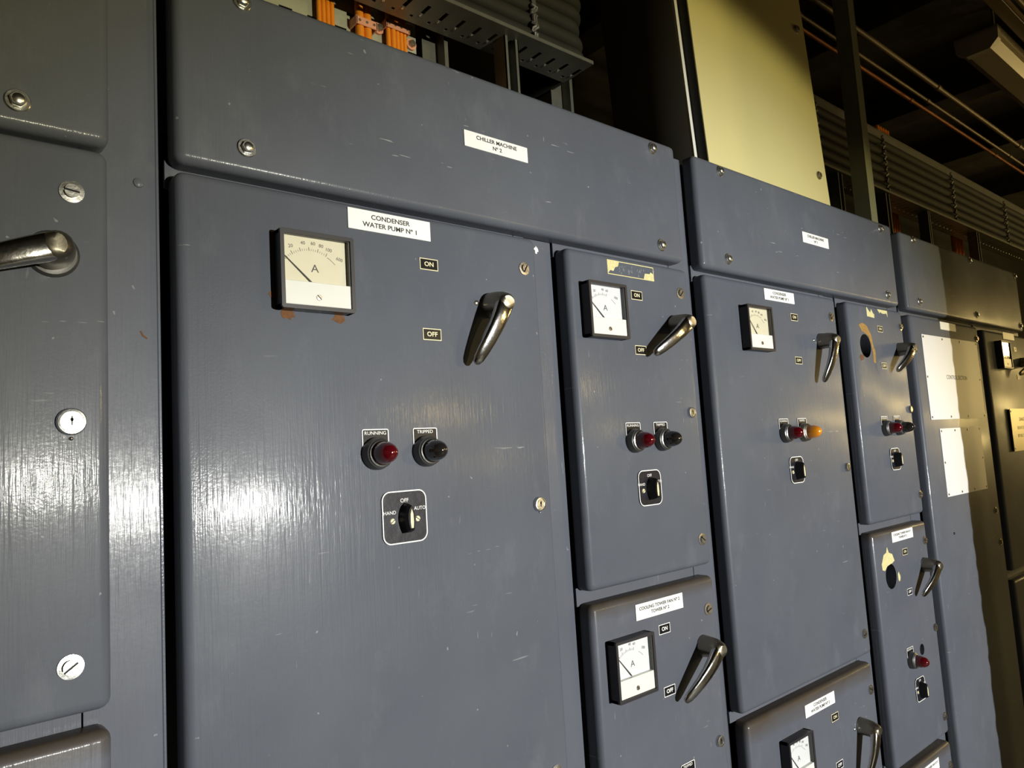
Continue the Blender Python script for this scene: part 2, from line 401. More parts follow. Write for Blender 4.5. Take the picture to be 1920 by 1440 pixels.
def lamp(par, cx, cz, text, lens, tagp=True):
    m = MB()
    m.lathe((cx, 0, cz), (0, -1, 0), [(.0225, 0), (.0225, .006), (.0215, .008), (.0205, .0135), (.0178, .0150)], CHROMED if lens is AMBL else BLACKMET)
    m.lathe((cx, 0, cz), (0, -1, 0), [(.0182, .0148), (.0184, .0168), (.0166, .0176), (.0156, .0166), (.0150, .0150), (0, .0150)], ZINC)
    o = m.build('indicator_lamp', par)
    l = MB(); prof = [(.0152, .014), (.0155, .020), (.0152, .026), (.0142, .0325), (.0122, .0385), (.0092, .0432), (.0048, .0464), (0, .0474)]
    l.lathe((cx, 0, cz), (0, -1, 0), prof, lens, n=32)
    lo_ = l.build('lens', o, angle=80)
    lo_['label'] = {id(REDL): 'red domed lens', id(AMBL): 'amber domed lens'}.get(id(lens), 'dark smoked domed lens')
    if tagp:
        t = MB(); x0, x1, z0, z1 = cx - .021, cx + .021, cz - .004, cz + .034
        t.plate(x0, x1, z0, z1, 0, .0010, BLACKP, r=.003); t.ring(x0, x1, z0, z1, .0014, -.0010, .0003, WHITEINK, r=.003)
        t.text(text, cx, z1 - .0058, -.0011, .0068, WHITEINK, th=.0001, sx=1.1)
        t.build('tag_plate', o)
    return o
def switch(par, cx, cz, ang=0, w=.073, outline=WHITEINK, knob=True):
    m = MB(); h = w / 2
    m.plate(cx - h, cx + h, cz - h, cz + h, 0, .0020, BLACKSW, r=.013, seg=8); m.ring(cx - h, cx + h, cz - h, cz + h, .0017, -.0020, .0003, outline, r=.013)
    m.text('OFF', cx, cz + .0225, -.0021, .0078, WHITEINK, th=.0001); m.text('HAND', cx - .0245, cz + .0070, -.0021, .0070, WHITEINK, th=.0001); m.text('AUTO', cx + .0250, cz + .0100, -.0021, .0070, WHITEINK, th=.0001)
    for sx in (-1, 1):
        m.lathe((cx + sx * .0205, -.002, cz - .0045), (0, -1, 0), [(.0042, 0), (.0036, .0014), (0, .0018)], IVORY, n=16)
        m.box(-.0036, .0036, -.0001, 0, -.0005, .0005, BLACKP, mat=Matrix.Translation((cx + sx * .0205, -.0038, cz - .0045)) @ Matrix.Rotation(.6 * sx, 4, 'Y'))
    o = m.build('selector_switch', par)
    if knob:
        T = Matrix.Translation((cx, 0, cz)) @ Matrix.Rotation(math.radians(ang), 4, 'Y')
        k = MB()
        def lens_pts(wd, top, bot, n=10):
            pts = []
            for i in range(n + 1):
                t = i / n; z = top + (bot - top) * t; pts.append((wd * math.sin(math.pi * (t ** .8 * .86 + 0.0)) ** .75 if 0 < t else 0.0, z))
            L_ = [(x, z) for x, z in pts]; return L_ + [(-x, z) for x, z in reversed(L_[1:])]
        b = bmesh.new(); layers = []
        for y, wd, top, bot in ((-.002, .0115, .0195, -.0225), (-.006, .0105, .0190, -.0220), (-.013, .0080, .0180, -.0205), (-.0185, .0066, .0165, -.0190), (-.0200, .0056, .0150, -.0175)):
            layers.append([b.verts.new((x, y, z)) for x, z in lens_pts(wd, top, bot)])
        for A, B in zip(layers, layers[1:]):
            for i in range(len(A)):
                j = (i + 1) % len(A); b.faces.new((A[i], A[j], B[j], B[i]))
        b.faces.new(layers[-1]); bmesh.ops.recalc_face_normals(b, faces=b.faces)
        k.add(b, BLACKP, T)
        ko = k.build('knob', o, angle=45)
        iv = MB(); iv.poly([(0, .0115), (.0022, .004), (.0026, -.006), (.0018, -.0150), (-.0018, -.0150), (-.0026, -.006), (-.0022, .004)], -.0200, .0003, IVORY, T)
        # a sub-part of the switch beside the knob: the ivory pointer
        iv.build('knob_pointer', o)
    return o
BLACKSW = simple('scuffed_black_plate', (.010, .010, .016), .4, spec=.25, var=.5, scale=90, bump=.2)
def ammeter(par, x0, z0, nums, aged=False, w=.102, nd=42, coverw=None):
    x1, z1 = x0 + w, z0 + w; b = .0052; zd = z0 + w * .355; D0 = -.022
    m = MB()
    m.box(x0, x1, D0 + .003, 0, z0, z0 + b, BEZEL); m.box(x0, x1, D0 + .003, 0, z1 - b, z1, BEZEL)
    m.box(x0, x0 + b, D0 + .003, 0, z0, z1, BEZEL); m.box(x1 - b, x1, D0 + .003, 0, z0, z1, BEZEL)
    m.ring(x0 - .0006, x1 + .0006, z0 - .0006, z1 + .0006, b, D0 + .004, .0045, BEZEL, r=.003)
    m.box(x0 + b, x1 - b, -.004, 0, z0 + b, z1 - b, BEZEL)
    o = m.build('ammeter', par)
    dial = DIALY if aged else DIALW
    d = MB(); d.box(x0 + b, x1 - b, -.0125, -.004, zd, z1 - b, dial)
    d.box(x1 - b - .0012, x1 - b, D0 + .002, -.0125, zd, z1 - b, INKG)
    cx, cz = x0 + w * .44, z0 + w * .32; rr = w * .46; yy = -.0126
    # scale: ticks between 137 and 42 degrees
    A0, A1 = 137, 42
    nn = len(nums)
    pos = [0, .19, .38, .53, .65, .77] if nn == 7 else [.26, .5, .62]
    for k in range(21):
        f = .77 * k / 20 if nn == 7 else .62 * k / 20
        a = math.radians(A0 + (A1 - A0) * f); ca, sa = math.cos(a), math.sin(a); major = k % 4 == 0
        l = .005 if major else .0028
        T = Matrix.Translation((cx + ca * rr, yy, cz + sa * rr)) @ Matrix.Rotation(math.pi / 2 - a, 4, 'Y')
        d.box(-.00035 if major else -.0002, .00035 if major else .0002, -.0001, 0, 0, l, INKG, mat=T)
    pa = [];
    for k in range(13):
        f = .80 + .18 * k / 12; a = math.radians(A0 + (A1 - A0) * f); pa.append((cx + rr * math.cos(a), yy, cz + rr * math.sin(a)))
    d.tube(pa, .0003, INKG, n=6)
    for t, f in zip(nums, pos + [.97 if nn == 7 else .90]):
        a = math.radians(A0 + (A1 - A0) * f); r2 = rr + .0105
        d.text(t, cx + r2 * math.cos(a), cz + r2 * math.sin(a), yy, .0066, INKG, th=.0001, rot=(a - math.pi / 2) * .35)
    d.text('A', cx + .005, z0 + w * .55, yy, .0150, INKG, th=.0001, sx=1.1)
    d.build('dial', o)
    nl = MB(); a = math.radians(nd); p0 = Vector((x0 + w * .43, -.0140, zd + .001)); L = w * .47; p1 = p0 + Vector((-math.cos(a) * L, 0, math.sin(a) * L))
    nl.loft([(p0, (0, 1, 0), (math.sin(a), 0, math.cos(a)), .0004, .0011), (p1, (0, 1, 0), (math.sin(a), 0, math.cos(a)), .0004, .0004)], INK, n=8); nl.build('needle', o)
    c = MB(); c.box(x0 + b, x1 - b, D0 + .002, -.004, z0 + b, zd, coverw or METERW, r=.0006, seg=1)
    cs = c.build('lower_cover', o)
    s = MB(); s.lathe((x0 + w * .5, D0 + .002, z0 + w * .16), (0, -1, 0), [(.0042, 0), (.0038, .0009), (0, .0012)], ZINCD, n=16)
    s.box(-.0037, .0037, -.0001, 0, -.0005, .0005, BLACKP, mat=Matrix.Translation((x0 + w * .5, D0 + .0006, z0 + w * .16)) @ Matrix.Rotation(.8, 4, 'Y')); s.build('zero_screw', o)
    g = MB(); g.box(x0 + b, x1 - b, D0 + .003, D0 + .0038, zd, z1 - b, GLASS); g.build('glass_window', o)
    return o
def blob(par, name, pts, m, t=.0004, y=0.0):
    b = MB(); b.poly(pts, y, t, m); return b.build(name, par)
def ragged(cx, cz, rx, rz, n=14, j=.35, seed=1):
    rg = random.Random(seed); return [(cx + rx * math.cos(2 * math.pi * k / n) * rg.uniform(1 - j, 1 + j), cz + rz * math.sin(2 * math.pi * k / n) * rg.uniform(1 - j, 1 + j)) for k in range(n)]

YF = .034   # plane of the frame members behind the door faces
def doorslab(par, x0, x1, z0, z1, m=PAINT, r=.012, holes=(), name='door'):
    b = MB(); b.box(x0, x1, 0, .030, z0, z1, m, r=r, seg=5, front=True)
    o = b.build(name, par, angle=60)
    if holes:
        o.parent = None; me = o.data; me.transform(WM(par)); cut(o, [(x, z, rad, -.02, .06) for x, z, rad in holes])
        o.data.transform(WM(par).inverted()); o.parent = par
        for p in o.data.polygons: p.use_smooth = True
        o.data.set_sharp_from_angle(angle=math.radians(60))
    return o
def unit(label, x0, x1, z0, z1, group=None, **k):
    t = thing('starter_compartment', label, 'switchgear compartment', ((x0 + x1) / 2, .015, z0), group)
    doorslab(t, x0, x1, z0, z1, **k); return t

# ------------------------------------------------------------------ cabinets (frames with header covers)
def cabinet(label, X0, X1, xd, covers, splits, railz, labelplate=None, bolts=()):
    """X0..X1 whole width; xd: list of (door left, door right) columns; railz: rails per column; covers: header cover x0,x1"""
    t = thing('switchboard_cabinet', label, 'switchboard cabinet', ((X0 + X1) / 2, .25, 0.0))
    b = MB(); e = .002
    b.box(X0 + e, X0 + .004, YF + .003, .46, .02, 2.222, FRAMEP); b.box(X1 - .004, X1 - e, YF + .003, .46, .02, 2.222, FRAMEP)
    b.box(X0 + .004, X1 - .004, .456, .46, .02, 2.222, BLACKGAP); b.box(X0 + .004, X1 - .004, YF + .003, .456, 2.219, 2.222, FRAMEP)  # back sheet coloured black to stand for the shade inside the cabinet
    b.box(X0 + .004, X1 - .004, YF + .003, .456, .02, .04, FRAMEP); b.box(X0 + .01, X1 - .01, .06, .44, 0.0, .02, BLACKGAP)
    b.build('body', t)
    zt = 2.229
    # uprights
    for u0, u1 in splits:
        m = MB(); m.box(u0, u1, YF, YF + .003, .08, zt, FRAMEP, r=.0008, seg=1); m.build('upright', t)
    for (c0, c1), zs in zip(xd, railz):
        for z0, z1 in zs:
            m = MB(); m.box(c0 - .004, c1 - .024, YF - .003, YF + .003, z0, z1, FRAMEP); m.box(c1 - .022, c1 + .001, YF - .003, YF + .003, z0, z1, FRAMEP); m.build('rail', t)
    cx0, cx1, cz0, cz1 = covers
    m = MB(); m.box(cx0, cx1, 0, .031, cz0, cz1, PAINT, r=.012, seg=5, front=True); hc = m.build('header_cover', t, angle=60)
    for x, z in bolts: hexbolt(hc, x, z)
    if labelplate:
        x0, x1, z0, z1, lines = labelplate; nameplate(hc, x0, x1, z0, z1, lines)
    return t
NU = [(1.336, 1.369), (.705, .745)]
RB = [(1.955, 1.990), (1.336, 1.367), (.705, .745), (.05, .09)]
cabinet('leftmost grey switchboard cabinet, cropped, its pillar left of the CHILLER MACHINE N 2 header', -.86, .2475, [(-.81, -.235), (-.165, .190)],
        (-.81, .192, 1.980, 2.233), [(-.858, -.822), (-.235, -.176), (.188, .2483)], [RB, RB], bolts=[(.103, 2.010), (.103, 2.211), (-.72, 2.01), (-.72, 2.211)])
cabinet('grey switchboard cabinet with the CHILLER MACHINE N 2 nameplate on its header', .2485, 1.3245, [(.262, .845), (.920, 1.275)],
        (.262, 1.268, 1.980, 2.233), [(.2484, .252), (.843, .913), (1.273, 1.3253)], [[(1.955, 1.990), (1.028, 1.052), (.05, .09)], RB],
        (.703, .839, 2.102, 2.129, ['CHILLER MACHINE', 'N\u00ba 2']), [(.349, 2.015), (.348, 2.214), (1.190, 2.211), (1.194, 2.008)])
cabinet('grey switchboard cabinet under the cream enclosure, small white nameplate on its header', 1.3255, 2.3945, [(1.335, 1.920), (1.990, 2.345)],
        (1.334, 2.338, 1.980, 2.233), [(1.3254, 1.328), (1.918, 1.983), (2.343, 2.3953)], [[(1.955, 1.990), (1.030, 1.052), (.05, .09)], RB],
        (1.779, 1.916, 2.100, 2.128, ['CHILLER MACHINE', 'N\u00ba 1']), [(1.430, 2.213), (1.431, 2.010), (2.259, 2.211), (2.259, 2.009)])
cabinet('farthest grey switchboard cabinet, half in shadow, plain header with six bolts', 2.3955, 3.600, [(2.407, 3.000), (3.060, 3.550)],
        (2.403, 3.548, 1.978, 2.228), [(2.3954, 2.399), (2.998, 3.050), (3.548, 3.599)], [[(1.955, 1.990), (.05, .09)], [(1.955, 1.990), (1.055, 1.090), (.05, .09)]],
        None, [(2.498, 2.212), (2.495, 2.011), (3.004, 2.210), (3.012, 2.010), (3.520, 2.210), (3.513, 2.003)])

# ------------------------------------------------------------------ compartments
DZ = 1.967
# column A
t = unit('grey compartment door at the left edge of view with chrome handle and key lock', -.165, .190, 1.362, 1.974)
slotscrew(t, .153, 1.919, s=1.05); keylock(t, .152, 1.666, s=1.05); slotscrew(t, .151, 1.413, a=-.6, s=1.05)
rivet(t, .152, 1.648, .0022); handle(t, .135, 1.847, 20, L=.13)
ammeter(t, -.13, 1.805, ['20', '40', '60', '300'])
t = unit('grey compartment door at the bottom left corner, only its rounded top showing', -.165, .190, .738, 1.342, m=PAINT_D)
slotscrew(t, .152, 1.28)
t = unit('wide grey compartment door beyond the left edge of view', -.81, -.235, 1.05, 1.972)
handle(t, -.37, 1.845, 60)
# column B wide
t = unit('large wide grey compartment marked CONDENSER WATER PUMP N 1, nearest and largest door', .262, .847, 1.050, 1.970)
ammeter(t, .381, 1.8065, ['0', '20', '40', '60', '80', '100', '600'], aged=True, w=.103)
nameplate(t, .489, .627, 1.932, 1.962, ['CONDENSER', 'WATER PUMP N\u00ba 1'], size=.0098)
posplate(t, .622, 1.896, 'ON'); posplate(t, .6215, 1.789, 'OFF')
handle(t, .738, 1.843, 62); rivet(t, .709, 1.845)
slotscrew(t, .815, 1.913, a=-1.05, mat=ZINCD, s=.92); keylock(t, .8145, 1.521, s=.86); slotscrew(t, .815, 1.104, s=.92)
rivet(t, .8145, 1.508, .0014, ZINC)
lamp(t, .518, 1.616, 'RUNNING', REDL); lamp(t, .6, 1.616, 'TRIPPED', SMOKEL); switch(t, .559, 1.526)
for i, (x, z, rx, rz) in enumerate(((.398, 1.802, .009, .007), (.470, 1.802, .010, .006), (.378, 1.826, .006, .005))): blob(t, 'rust_stain', ragged(x, z, rx, rz, seed=i + 3), RUST)
blob(t, 'paint_chip', ragged(.848, 1.951, .0045, .006, seed=9, j=.5), WHITEP, y=.002)
# column B narrow upper
t = unit('narrow grey compartment with ammeter, lamps and a peeled yellowed label on it', .920, 1.275, 1.362, DZ)
ammeter(t, .948, 1.8035, ['20', '40', '60', '300'], w=.101)
def remnant(t, x, z, w=.136, h=.028, seed=1, part=False):
    rg = random.Random(seed); b = MB()
    if not part:
        b.ring(x, x + w, z, z + h, .0016, 0, .0004, GLUE, r=.0006)
        b.poly([(x + .001, z + h - .001), (x + .034, z + h - .001), (x + .030, z + h * .62), (x + .022, z + h * .55), (x + .016, z + h * .25), (x + .008, z + h * .30), (x + .001, z + .002)], 0, .0005, GLUE)
        b.poly([(x + w - .001, z + .001), (x + w - .032, z + .001), (x + w - .028, z + h * .45), (x + w - .012, z + h * .48), (x + w - .010, z + h * .62), (x + w - .001, z + h * .5)], 0, .0005, GLUE)
        for i in range(22):
            xx = x + .03 + rg.random() * (w - .06); zz = z + .003 + rg.random() * (h - .012); b.poly([(xx, zz), (xx + .0012, zz + .0005), (xx + .0015 + rg.uniform(-.003, .003), zz + .004 + rg.random() * .006)], 0, .0004, SCUFFW)
    else:
        b.poly([(x, z + h), (x, z + .002), (x + .046, z), (x + .047, z + h * .4), (x + .040, z + h * .5), (x + .030, z + h * .9), (x + .022, z + h * .5), (x + .010, z + h * .8), (x + .004, z + h)], 0, .0005, GLUE)
        b.poly([(x + .07, z + h), (x + w, z + h), (x + w, z + h * .3), (x + w - .006, z + h * .7), (x + w - .03, z + h * .6), (x + w - .05, z + h * .75), (x + .085, z + h * .55)], 0, .0005, GLUE)
    return b.build('label_remnant', t)
SCUFFW = simple('pale_scuffing', (.34, .35, .36), .6)
remnant(t, 1.025, 1.929)
posplate(t, 1.103, 1.895, 'ON'); posplate(t, 1.1025, 1.788, 'OFF')
handle(t, 1.213, 1.845, 35, L=.116)
slotscrew(t, 1.243, 1.913); keylock(t, 1.245, 1.667, s=.8); slotscrew(t, 1.246, 1.414)
lamp(t, 1.062, 1.616, 'RUNNING', REDL); lamp(t, 1.143, 1.616, 'TRIPPED', SMOKEL); switch(t, 1.097, 1.527, w=.066, outline=WHITEINK)
# column B narrow lower
t = unit('narrow grey compartment marked COOLING TOWER FAN N 2 TOWER N 2', .920, 1.275, .738, 1.340, m=PAINT_D)
nameplate(t, 1.030, 1.167, 1.295, 1.323, ['COOLING TOWER FAN N\u00ba 2', 'TOWER N\u00ba 2'], size=.0082)
ammeter(t, .9495, 1.1745, ['20', '40', '60', '300'], w=.101, nd=48)
posplate(t, 1.107, 1.267, 'ON', WHITEINK); posplate(t, 1.108, 1.156, 'OFF', WHITEINK)
handle(t, 1.220, 1.213, 40, L=.122)
slotscrew(t, 1.246, 1.278, mat=ZINCD); keylock(t, 1.246, 1.028, s=.8); slotscrew(t, 1.246, .79)
lamp(t, 1.062, .980, 'RUNNING', REDL); lamp(t, 1.143, .985, 'TRIPPED', SMOKEL); switch(t, 1.097, .895, w=.066)
# column C wide upper
t = unit('tall wide grey compartment with red and amber lamps, ammeter and white nameplate', 1.335, 1.922, 1.050, DZ)
ammeter(t, 1.4565, 1.8045, ['0', '20', '40', '60', '80', '100', '600'], aged=True, w=.102, nd=50)
nameplate(t, 1.568, 1.704, 1.931, 1.958, ['CONDENSER', 'WATER PUMP N\u00ba 1'], size=.0092)
posplate(t, 1.697, 1.898, 'ON'); posplate(t, 1.698, 1.791, 'OFF')
handle(t, 1.818, 1.845, 68, L=.116); rivet(t, 1.784, 1.846, mat=ZINC)
slotscrew(t, 1.889, 1.914, mat=ZINCD); keylock(t, 1.888, 1.521, s=.8); slotscrew(t, 1.888, 1.104)
lamp(t, 1.599, 1.616, 'RUNNING', REDL); lamp(t, 1.684, 1.616, 'TRIPPED', AMBL); switch(t, 1.638, 1.529, w=.062)
# column C wide lower
t = unit('wide grey compartment marked CONDENSER WATER PUMP N 2 at the bottom edge of view', 1.345, 1.912, .120, 1.031, m=PAINT_D)
nameplate(t, 1.570, 1.706, .983, 1.010, ['CONDENSER', 'WATER PUMP N\u00ba 2'], size=.0092)
ammeter(t, 1.457, .864, ['0', '20', '40', '60', '80', '100', '600'], w=.102, nd=50, coverw=METERW)
posplate(t, 1.700, .952, 'ON'); posplate(t, 1.700, .845, 'OFF', WHITEINK); handle(t, 1.818, .900, 70, L=.125); rivet(t, 1.788, .900, mat=ZINC); slotscrew(t, 1.891, .967)
# column C narrow upper
t = unit('narrow grey compartment with round empty meter hole and a peeled label', 1.990, 2.345, 1.362, DZ, holes=[(2.076, 1.847, .033)])
remnant(t, 2.105, 1.931, part=True)
blob(t, 'glue_stain', [(2.045, 1.905), (2.070, 1.912), (2.095, 1.905), (2.118, 1.880), (2.124, 1.850), (2.134, 1.835), (2.130, 1.800), (2.115, 1.802), (2.117, 1.830), (2.110, 1.855), (2.100, 1.875), (2.078, 1.884), (2.062, 1.888)], GLUEB)
blob(t, 'rust_stain', ragged(2.045, 1.812, .012, .009, seed=5), RUST)
posplate(t, 2.180, 1.901, 'ON'); posplate(t, 2.1805, 1.794, 'OFF')
handle(t, 2.298, 1.847, 40, L=.108); slotscrew(t, 2.325, 1.917); keylock(t, 2.326, 1.668, s=.8); slotscrew(t, 2.329, 1.417)
lamp(t, 2.141, 1.616, 'RUNNING', REDL); lamp(t, 2.224, 1.616, 'TRIPPED', SMOKEL); switch(t, 2.184, 1.528, w=.062)
# column C narrow middle
t = unit('narrow grey compartment with an empty meter hole, yellow stain and an empty lamp hole', 1.990, 2.345, .738, 1.340, m=PAINT_D, holes=[(2.078, 1.217, .033), (2.222, .995, .015)])
nameplate(t, 2.105, 2.244, 1.303, 1.331, ['COOLING TOWER FAN N\u00ba 1', 'TOWER N\u00ba 2'], size=.0082)
blob(t, 'glue_stain', [(2.028, 1.255), (2.045, 1.278), (2.062, 1.282), (2.070, 1.296), (2.078, 1.280), (2.098, 1.274), (2.108, 1.255), (2.092, 1.250), (2.086, 1.250), (2.060, 1.246), (2.044, 1.236), (2.030, 1.240)], GLUE)
blob(t, 'glue_stain', ragged(2.126, 1.208, .008, .012, seed=12), GLUE)
posplate(t, 2.180, 1.270, 'ON'); posplate(t, 2.182, 1.160, 'OFF', WHITEINK)
handle(t, 2.298, 1.218, 42, L=.110); slotscrew(t, 2.324, 1.284, mat=ZINCD); keylock(t, 2.323, 1.036, s=.8); slotscrew(t, 2.320, .789)
lamp(t, 2.141, .984, 'RUNNING', REDL); switch(t, 2.180, .899, w=.062)
t = unit('narrow grey compartment at the bottom edge, only its top and white nameplate corner showing', 1.990, 2.345, .120, .716, m=PAINT_D)
nameplate(t, 2.112, 2.246, .672, .700, ['COOLING TOWER FAN N\u00ba 2', 'TOWER N\u00ba 1'], size=.0082); slotscrew(t, 2.320, .655)
# column D
t = unit('tall grey compartment with two large white plates, its far half in shadow', 2.407, 3.000, .120, 1.964)
def wplate(par, x0, x1, z0, z1, txt=None, mat=POSTW, nail=ZINCD, nz=3, nx=4):
    m = MB(); m.plate(x0, x1, z0, z1, 0, .0015, mat, r=.001)
    if txt:
        for s_, cx, cz, size in txt: m.text(s_, cx, cz, -.0015, size, INKG)
    o = m.build('blank_plate' if not txt or mat is POSTW else 'warning_plate', par)
    for i in range(nx):
        for zz in (z0 + .008, z1 - .008):
            xx = x0 + .010 + (x1 - x0 - .02) * i / (nx - 1); r = MB(); r.lathe((xx, -.0015, zz), (0, -1, 0), [(.0036, 0), (.003, .0016), (0, .0022)], nail, n=12); r.build('fixing_pin', o)
    if nz > 2:
        for xx in (x0 + .010, x1 - .010): r = MB(); r.lathe((xx, -.0015, (z0 + z1) / 2), (0, -1, 0), [(.0036, 0), (.003, .0016), (0, .0022)], nail, n=12); r.build('fixing_pin', o)
    return o
wplate(t, 2.476, 2.966, 1.635, 1.905, [('CONTROL SECTION', 2.735, 1.772, .020)])
wplate(t, 2.535, 2.898, 1.392, 1.606)
nameplate(t, 2.641, 2.779, 1.931, 1.957, [], mat=WHITEP)
for x, z in ((2.977, 1.919), (2.955, 1.312), (2.964, 1.203)): slotscrew(t, x, z, mat=ZINCD)
rivet(t, 2.554, 1.278, .004, mat=BLACKP)
t = unit('shadowed grey compartment at the right edge with small ammeter and brassy warning plate', 3.060, 3.550, 1.088, 1.960)
ammeter(t, 3.168, 1.817, ['20', '40', '60', '300'], w=.104, aged=True)
nameplate(t, 3.270, 3.405, 1.936, 1.962, [])
for z in (1.90, 1.79): posplate(t, 3.40, z, 'ON' if z > 1.85 else 'OFF')
handle(t, 3.46, 1.850, 25, L=.125, mat=CHROMED)
m = MB(); m.plate(3.208, 3.46, 1.506, 1.665, -.008, .002, GOLDPL, r=.001); m.box(3.212, 3.456, -.008, 0, 1.510, 1.661, BLACKGAP)
m.text('DANGER', 3.345, 1.624, -.0100, .020, INKG); m.text('ISOLATE SUPPLY', 3.335, 1.592, -.0100, .0170, INKG); m.text('BEFORE OPENING', 3.335, 1.562, -.0100, .0170, INKG)
wp = m.build('warning_plate', t)
for x, z in ((3.218, 1.655), (3.218, 1.516), (3.45, 1.655), (3.45, 1.516)):
    r = MB(); r.lathe((x, -.010, z), (0, -1, 0), [(.0036, 0), (.003, .0014), (0, .0018)], ZINCD, n=12); r.build('fixing_pin', wp)
t = unit('shadowed grey compartment at the right edge below the brassy warning plate unit', 3.060, 3.550, .120, 1.056)
slotscrew(t, 3.52, .98)

# a dent scar on the pillar of the left cabinet
leftcab = [o for o in COL.objects if o.name == 'switchboard_cabinet'][0]
m = MB(); m.poly([(.2285, 1.7745), (.2300, 1.7752), (.2330, 1.770), (.2370, 1.7665), (.2362, 1.7655), (.2315, 1.7685)], YF, .0006, RUST); m.build('scratch_mark', leftcab)
m = MB(); m.lathe((.229, YF, 1.956), (0, -1, 0), [(.0062, 0), (.0055, .0016), (.003, .0024), (0, .0028)], FRAMEP, n=20); m.build('painted_rivet', leftcab)

# ------------------------------------------------------------------ cream enclosure on top
box = thing('wall_enclosure', 'tall pale yellow electrical enclosure standing on top of the switchboard', 'electrical enclosure', (1.79, .20, 2.222), rot=(math.radians(-2.2), math.radians(-.9), 0))
TB = WM(box)
def inbox(mb): bmesh.ops.transform(mb.bm, matrix=TB, verts=mb.bm.verts); return mb
bx0, bx1, by = -.303, .312, -.135
m = MB(); m.box(bx0 + .004, bx1 - .002, by + .034, .135, 0, .93, BODYGREY, r=.003, seg=2); inbox(m).build('body', box)
m = MB(); m.box(bx0 - .002, bx1, by + .030, by + .037, 0, .93, WHITEEDGE); inbox(m).build('flange', box)
m = MB(); m.box(bx0 + .012, bx1 - .006, by + .006, by + .030, .002, .928, BLACKGAP); inbox(m).build('gasket', box)
m = MB(); m.box(bx0 + .010, bx1, by, by + .004, 0, .93, CREAM, r=.0015, seg=2); inbox(m).build('cover', box)
for x, z in ((bx1 - .048, .125), (bx1 - .048, .58), (bx0 + .06, .80), (bx0 + .3, .86)):
    m = MB(); m.lathe((x, by, z), (0, -1, 0), [(.0125, 0), (.012, .003), (.0075, .0035), (.0070, .0075), (0, .0078)], ZINCD, n=20); inbox(m).build('cover_screw', box)

# ------------------------------------------------------------------ cable trays and cables
TZ, TY = 2.547, .25
def tray(label, X0, X1, hole=True, back=False):
    t = thing('cable_tray', label, 'cable tray', ((X0 + X1) / 2, TY + .05, TZ))
    m = MB(); th = .0016; y0, y1 = TY, TY + .105; P = .045; a0, a1 = y0 + .034, y0 + .066; c0, c1 = y0 + .080, y0 + .088
    m.box(X0, X1, y0, a0, TZ, TZ + th, GALV); m.box(X0, X1, a1, c0, TZ, TZ + th, GALV); m.box(X0, X1, c1, y1, TZ, TZ + th, GALV)
    n = int((X1 - X0) / P)
    for k in range(n + 1):
        xa = X0 + k * P; xb = min(xa + P - .009, X1)
        if xb > xa: m.box(xa, xb, a0, a1, TZ, TZ + th, GALV)
        if k: m.lathe((X0 + k * P - .0045, a1 + .0045, TZ), (0, 0, -1), [(.0032, 0), (.0028, .002), (0, .0026)], ZINC, n=10)  # bright zinc dots added for light caught at the slot ends
        xa2 = X0 + k * P - P * .35; xb2 = min(xa2 + P - .007, X1); xa2 = max(xa2, X0)
        if xb2 > xa2: m.box(xa2, xb2, c0, c1, TZ, TZ + th, GALV)
    m.build('base_plate', t)
    m = MB(); m.box(X0, X1, y0 - .0015, y0 + .0005, TZ, TZ + .009, GALV, r=.0006, seg=1); m.build('lip', t)
    if back:
        m = MB(); m.box(X0, X1, y1 - .002, y1, TZ, TZ + .258, GALVD); m.box(X0, X1, y0 + .052, y1, TZ + .266, TZ + .270, GALVD); m.box(X0, X1, y0 + .020, y0 + .024, TZ + .236, TZ + .268, GALVD); m.box(X0, X1, y0 + .018, y0 + .056, TZ + .266, TZ + .270, GALV); m.build('back_plate', t)
    return t
tray('perforated steel cable tray behind the CHILLER MACHINE N 2 header', .05, 1.315)
tray('long dim steel cable tray to the right of the cream enclosure', 1.98, 7.0, back=True)
def bend_end(x, y, z, r=.05, ln=.25):
    return [(x - r + r * math.sin(a), y + r - r * math.cos(a), z) for a in [math.pi / 2 * k / 8 for k in range(9)]] + [(x, y + r + ln, z)]
cr = .0180
for i in range(6):
    z = TZ + .004 + cr + i * (2 * cr + .0006); x = 1.318 - (.012 if i == 2 else 0) - .004 * (i % 2)
    m = MB(); m.tube([(.05, TY + .026, z), (.6, TY + .026, z + .0006), (1.0, TY + .026, z)] + bend_end(x, TY + .026, z), cr, CABLE, n=20)
    tag(m.build('power_cable'), ('lowest', 'second lowest', 'third lowest', 'third highest', 'second highest', 'topmost')[i] + ' black cable stacked on the tray left of the cream enclosure', 'cable', 'cables on the left tray')
for i in range(6):
    z = TZ + .004 + .0190 + i * .0386
    m = MB(); m.tube([(2.0 + .01 * i, TY + .080, z), (2.04 + .01 * i, TY + .050, z), (2.10, TY + .026, z)] + [(2.4 + k * .6, TY + .026, z + .0012 * math.sin(k * 2.1 + i)) for k in range(8)], .0184, CABLE, n=18)
    tag(m.build('power_cable'), ('lowest', 'second lowest', 'third lowest', 'third highest', 'second highest', 'topmost')[i] + ' dim cable on the long tray right of the cream enclosure', 'cable', 'cables on the right tray')
def tie(x, z1, label, r=.0030):
    m = MB(); y = TY + .004; pts = []
    for k in range(60):
        z = TZ + .004 + (z1 - TZ) * k / 59; pts.append((x + .004 * math.sin(k * 1.7), y + .004 * math.cos(k * 1.1), z))
    m.tube(pts, r, GALVD, n=6); m.tube([(p[0] + .008, p[1] + .001, p[2]) for p in pts], r * .8, GALVD, n=6)
    tag(m.build('cable_tie'), label, 'cable tie', 'wire lashings round the tray cables')
tie(1.125, TZ + .23, 'twisted wire lashing round the cables left of the cream enclosure', .0042)
